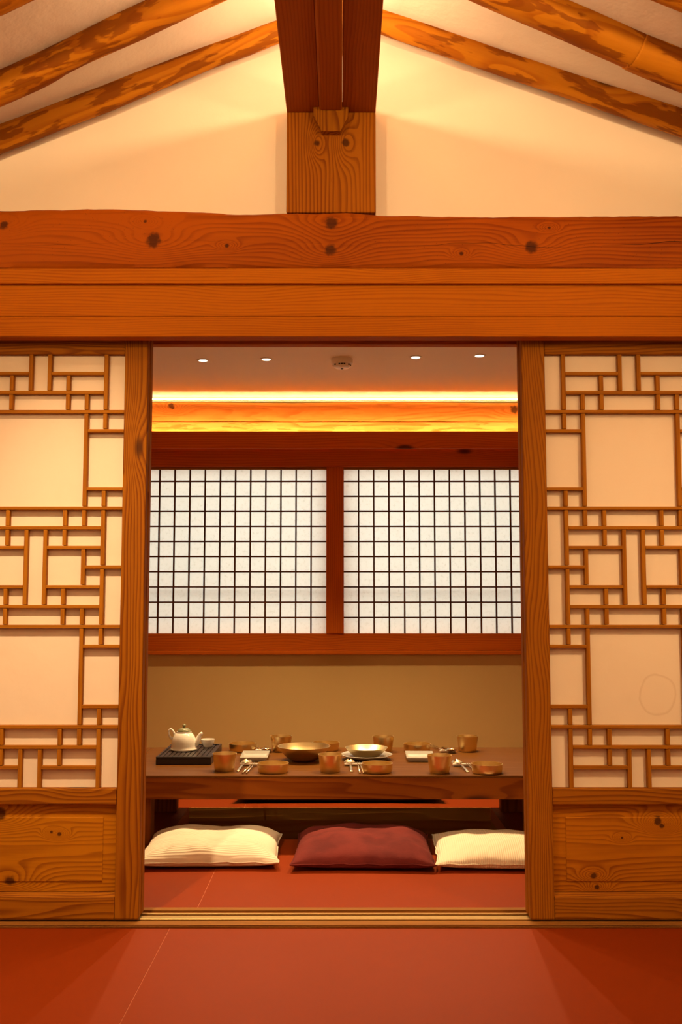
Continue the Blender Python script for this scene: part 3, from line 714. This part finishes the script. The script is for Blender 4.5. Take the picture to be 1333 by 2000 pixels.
# cutlery: rest, spoon, chopsticks
def spoon_mesh():
    vs_, fs = [], []; n = 8
    prof = []   # (y along, half width, z)
    for i in range(15):
        t = i / 14; a = math.pi * t
        prof.append((0.055 * t, 0.0205 * math.sin(a) ** 0.7 + 0.0032, 0.007 - 0.0075 * math.sin(a)))
    for i in range(1, 9):
        t = i / 8; prof.append((0.055 + 0.145 * t, 0.0032 + 0.0022 * t, 0.007 + 0.004 * math.sin(math.pi * t) - 0.006 * t))
    for y, w_, z in prof:
        for k in range(5):
            u = -1 + k / 2; vs_.append((u * w_, -y, z + 0.006 * u * u * (1 if y < 0.055 else 0.05)))
        for k in range(5):
            u = 1 - k / 2; vs_.append((u * w_, -y, z - 0.0016 + 0.006 * u * u * (1 if y < 0.055 else 0.05)))
    for i in range(len(prof) - 1):
        for k in range(10): fs.append((i * 10 + k, i * 10 + (k + 1) % 10, (i + 1) * 10 + (k + 1) % 10, (i + 1) * 10 + k))
    fs.append(tuple(range(10))); fs.append(tuple(range((len(prof) - 1) * 10, len(prof) * 10)))
    me = bpy.data.meshes.new('spoon'); me.from_pydata(vs_, [], fs); me.update()
    bm = bmesh.new(); bm.from_mesh(me); bmesh.ops.recalc_face_normals(bm, faces=bm.faces); bm.to_mesh(me); bm.free()
    me.polygons.foreach_set('use_smooth', [True] * len(me.polygons)); me.materials.append(M['steel'])
    return me
SPOON = spoon_mesh()
STICK = tube_mesh('chopstick', [(0, 0.02, 0.0), (0, -0.06, 0.0), (0, -0.20, -0.003)], [0.0018, 0.0024, 0.0032], 8, 0.8); STICK.materials.append(M['steel'])
REST = box_mesh('rest', 0.075, 0.016, 0.009, 0.003); REST.materials.append(M['ceramic'])
for i in range(len(REST.vertices)):
    v = REST.vertices[i]; v.co.z += 0.004 * (abs(v.co.x) / 0.0375) ** 2
def cutlery(x, y, rz, rest_l, spoon_l, stick_l):
    c, s = math.cos(rz), math.sin(rz); x, y = tx(x), ty(y)
    def P(lx, ly, z): return (x + c * lx - s * ly, y + s * lx + c * ly, TZ + z)
    o = link('chopstick_rest', REST, None, None, P(0, 0, 0.0045)); o.rotation_euler = (0, 0, rz); setp(o, rest_l, 'cutlery rest', 'small white cutlery rests')
    o = link('spoon', SPOON, None, None, P(-0.014, 0.045, 0.0105)); o.rotation_euler = (math.radians(2.5), 0, rz); setp(o, spoon_l, 'spoon', 'metal spoons')
    for k, dx in enumerate((0.019, 0.028)):
        o = link('chopstick', STICK, None, None, P(dx, 0.0, 0.0122)); o.rotation_euler = (math.radians(1.2), 0, rz + (0.02 if k else -0.01)); setp(o, ('right ' if (k == 1) == (math.cos(rz) > 0) else 'left ') + stick_l, 'chopstick', 'metal chopsticks')
for (x, y, rz, w_) in ((-0.377, 1.205, -0.12, 'front left, beside the cup nearest the tray'), (0.072, 1.205, 0.04, 'front middle, between cup and dish'), (0.538, 1.195, 0.14, 'front right, before the last dish'),
                      (-0.345, 1.60, math.pi + 0.12, 'back left, behind the white plate'), (0.520, 1.585, math.pi + 0.15, 'back right, beside the far right cup')):
    cutlery(x, y, rz, 'small white cutlery rest at the ' + w_, 'metal spoon on a rest at the ' + w_, 'chopstick of the metal pair at the ' + w_)

# ------------------------------------------------------------------ tea tray, teapot, cup
OY = -0.065; OX = 0.009
tr = empty('tea_tray', (-0.663, 1.43, TZ)); setp(tr, 'black rectangular slatted tea tray at the left end of the table', 'tray')
box('tray_body', -0.781, -0.545, 1.235, 1.625, TZ, TZ + 0.026, M['black'], tr, 0.002)
for x0, x1, y0, y1 in ((-0.781, -0.545, 1.235, 1.245), (-0.781, -0.545, 1.615, 1.625), (-0.781, -0.771, 1.245, 1.615), (-0.555, -0.545, 1.245, 1.615)):
    box('rim', x0, x1, y0, y1, TZ + 0.026, TZ + 0.034, M['black'], tr, 0.001)
for i in range(11):
    x = -0.7655 + i * 0.0205
    box('slat', x - 0.008, x + 0.008, 1.246, 1.614, TZ + 0.026, TZ + 0.030, M['black'], tr, 0.001)
tr.location.x += OX; tr.location.y += OY
tz = TZ + 0.030
tp = empty('teapot', (-0.695 + OX, 1.45 + OY, tz)); setp(tp, 'white ceramic teapot with green lid on the black tray', 'teapot')
link('body', lathe_mesh('pot', [(0, 0), (0.052, 0), (0.0585, 0.003), (0.0595, 0.008), (0.056, 0.013), (0.0555, 0.022), (0.0545, 0.038), (0.051, 0.053), (0.045, 0.066), (0.037, 0.075), (0.033, 0.078), (0.0335, 0.083), (0.031, 0.083), (0.030, 0.076), (0, 0.076)], 56), M['ceramic'], tp)
ld = link('lid', lathe_mesh('lid', [(0, 0.0785), (0.029, 0.0785), (0.0295, 0.085), (0.027, 0.091), (0.018, 0.097), (0.006, 0.100), (0, 0.1005)], 40), M['celadon'], tp)
link('knob', lathe_mesh('knob', [(0, 0.0995), (0.004, 0.0995), (0.0045, 0.102), (0.0085, 0.107), (0.0085, 0.112), (0.005, 0.1155), (0, 0.1165)], 24), M['celadon'], ld)
hp = [(-0.040, 0, 0.066), (-0.047, 0, 0.080), (-0.054, 0, 0.090), (-0.061, 0, 0.094), (-0.067, 0, 0.088), (-0.0685, 0, 0.076), (-0.066, 0, 0.064), (-0.060, 0, 0.055), (-0.052, 0, 0.050)]
link('handle', tube_mesh('handle', hp, [0.0060, 0.0050, 0.0046, 0.0046, 0.0046, 0.0046, 0.0048, 0.0052, 0.006], 14, 1.0, (0, 1, 0)), M['ceramic'], tp)
sp = [(0.044, 0, 0.026), (0.056, 0, 0.034), (0.064, 0, 0.048), (0.069, 0, 0.062), (0.075, 0, 0.072), (0.083, 0, 0.076)]
link('spout', tube_mesh('spout', sp, [0.018, 0.0155, 0.0120, 0.0095, 0.0075, 0.0065], 18, 1.0, (0, 1, 0)), M['ceramic'], tp)
tcup = link('tea_cup', lathe_mesh('tcup', shell([(0.016, 0.0), (0.018, 0.001), (0.0195, 0.005), (0.026, 0.014), (0.030, 0.026), (0.0315, 0.036)], 0.0022), 44), M['ceramic'], None, (-0.600 + OX, 1.545 + OY, tz))
setp(tcup, 'small white teacup behind the teapot spout on the tray', 'cup')

# ------------------------------------------------------------------ floor cushions and black mat
def cushion(name, x, y, sx, sy, h, rz, mat, label, seed, pipe=True, group='floor cushions at the near side of the table', flat=False):
    d = empty(name, (x, y, 0.0), rz); setp(d, label, 'cushion', group)
    n = 46; vs_, fs = [], []
    def pt(u, v, top):
        e = ((1 - abs(u) ** 3.2) * (1 - abs(v) ** 3.2))
        e = max(e, 0) ** 0.5
        pin = 1 - 0.045 * (1 - abs(v) ** 2) * abs(u) ** 6; pin2 = 1 - 0.05 * (1 - abs(u) ** 2) * abs(v) ** 6
        X_, Y_ = u * sx / 2 * pin, v * sy / 2 * pin2
        nz = noise.noise((u * 1.7 + seed, v * 1.7, 0)) * 0.5 + noise.noise((u * 4 + seed, v * 4, 2)) * 0.22
        if top: Z_ = 0.028 + (h - 0.028) * e * (0.92 + 0.38 * nz)
        else: Z_ = 0.028 - 0.0265 * e ** 0.6
        k = 0.006 * noise.noise((u * 5 + seed, v * 5, 7)) * (1 - e)
        return (X_ + k, Y_ + k, max(Z_ + k * 0.8 * (1 if top else 0), 0.001))
    idx = {}
    for top in (True, False):
        for i in range(n + 1):
            for j in range(n + 1):
                edge = i in (0, n) or j in (0, n)
                if edge and not top: idx[(top, i, j)] = idx[(True, i, j)]; continue
                u = math.sin((-1 + 2 * i / n) * math.pi / 2); v = math.sin((-1 + 2 * j / n) * math.pi / 2)
                u = 0.5 * u + 0.5 * (-1 + 2 * i / n); v = 0.5 * v + 0.5 * (-1 + 2 * j / n)
                idx[(top, i, j)] = len(vs_); vs_.append(pt(u, v, top))
    for top in (True, False):
        for i in range(n):
            for j in range(n):
                fs.append((idx[(top, i, j)], idx[(top, i + 1, j)], idx[(top, i + 1, j + 1)], idx[(top, i, j + 1)]))
    from_py('cover', vs_, fs, mat, d, (0, 0, 0), True)
    if pipe:
        loop = [(i, 0) for i in range(0, n)] + [(n, j) for j in range(0, n)] + [(n - i, n) for i in range(0, n)] + [(0, n - j) for j in range(0, n)]
        pts = [Vector(vs_[idx[(True, a, b)]]) for a, b in loop[::2]]; pts.append(pts[0])
        link('seam_piping', tube_mesh('piping', pts, 0.0028, 6), mat, d)
    return d
cushion('floor_cushion', -0.478, 0.800, 0.525, 0.45, 0.098, 0.03, M['cream'], 'cream ribbed floor cushion on the left, near the left sliding door', 1.3)
cushion('floor_cushion', 0.105, 0.790, 0.530, 0.48, 0.104, -0.02, M['maroon'], 'dark maroon suede floor cushion in the middle', 4.1)
cushion('floor_cushion', 0.632, 0.770, 0.510, 0.45, 0.082, -0.05, M['cream2'], 'cream corduroy floor cushion on the right, near the right sliding door', 8.6)
cushion('folded_mat', 0.012, 1.985, 1.04, 0.40, 0.045, 0.0, M['blackcloth'], 'long flat black floor mat behind the table on the far side', 2.2, pipe=True, group='black mat', )
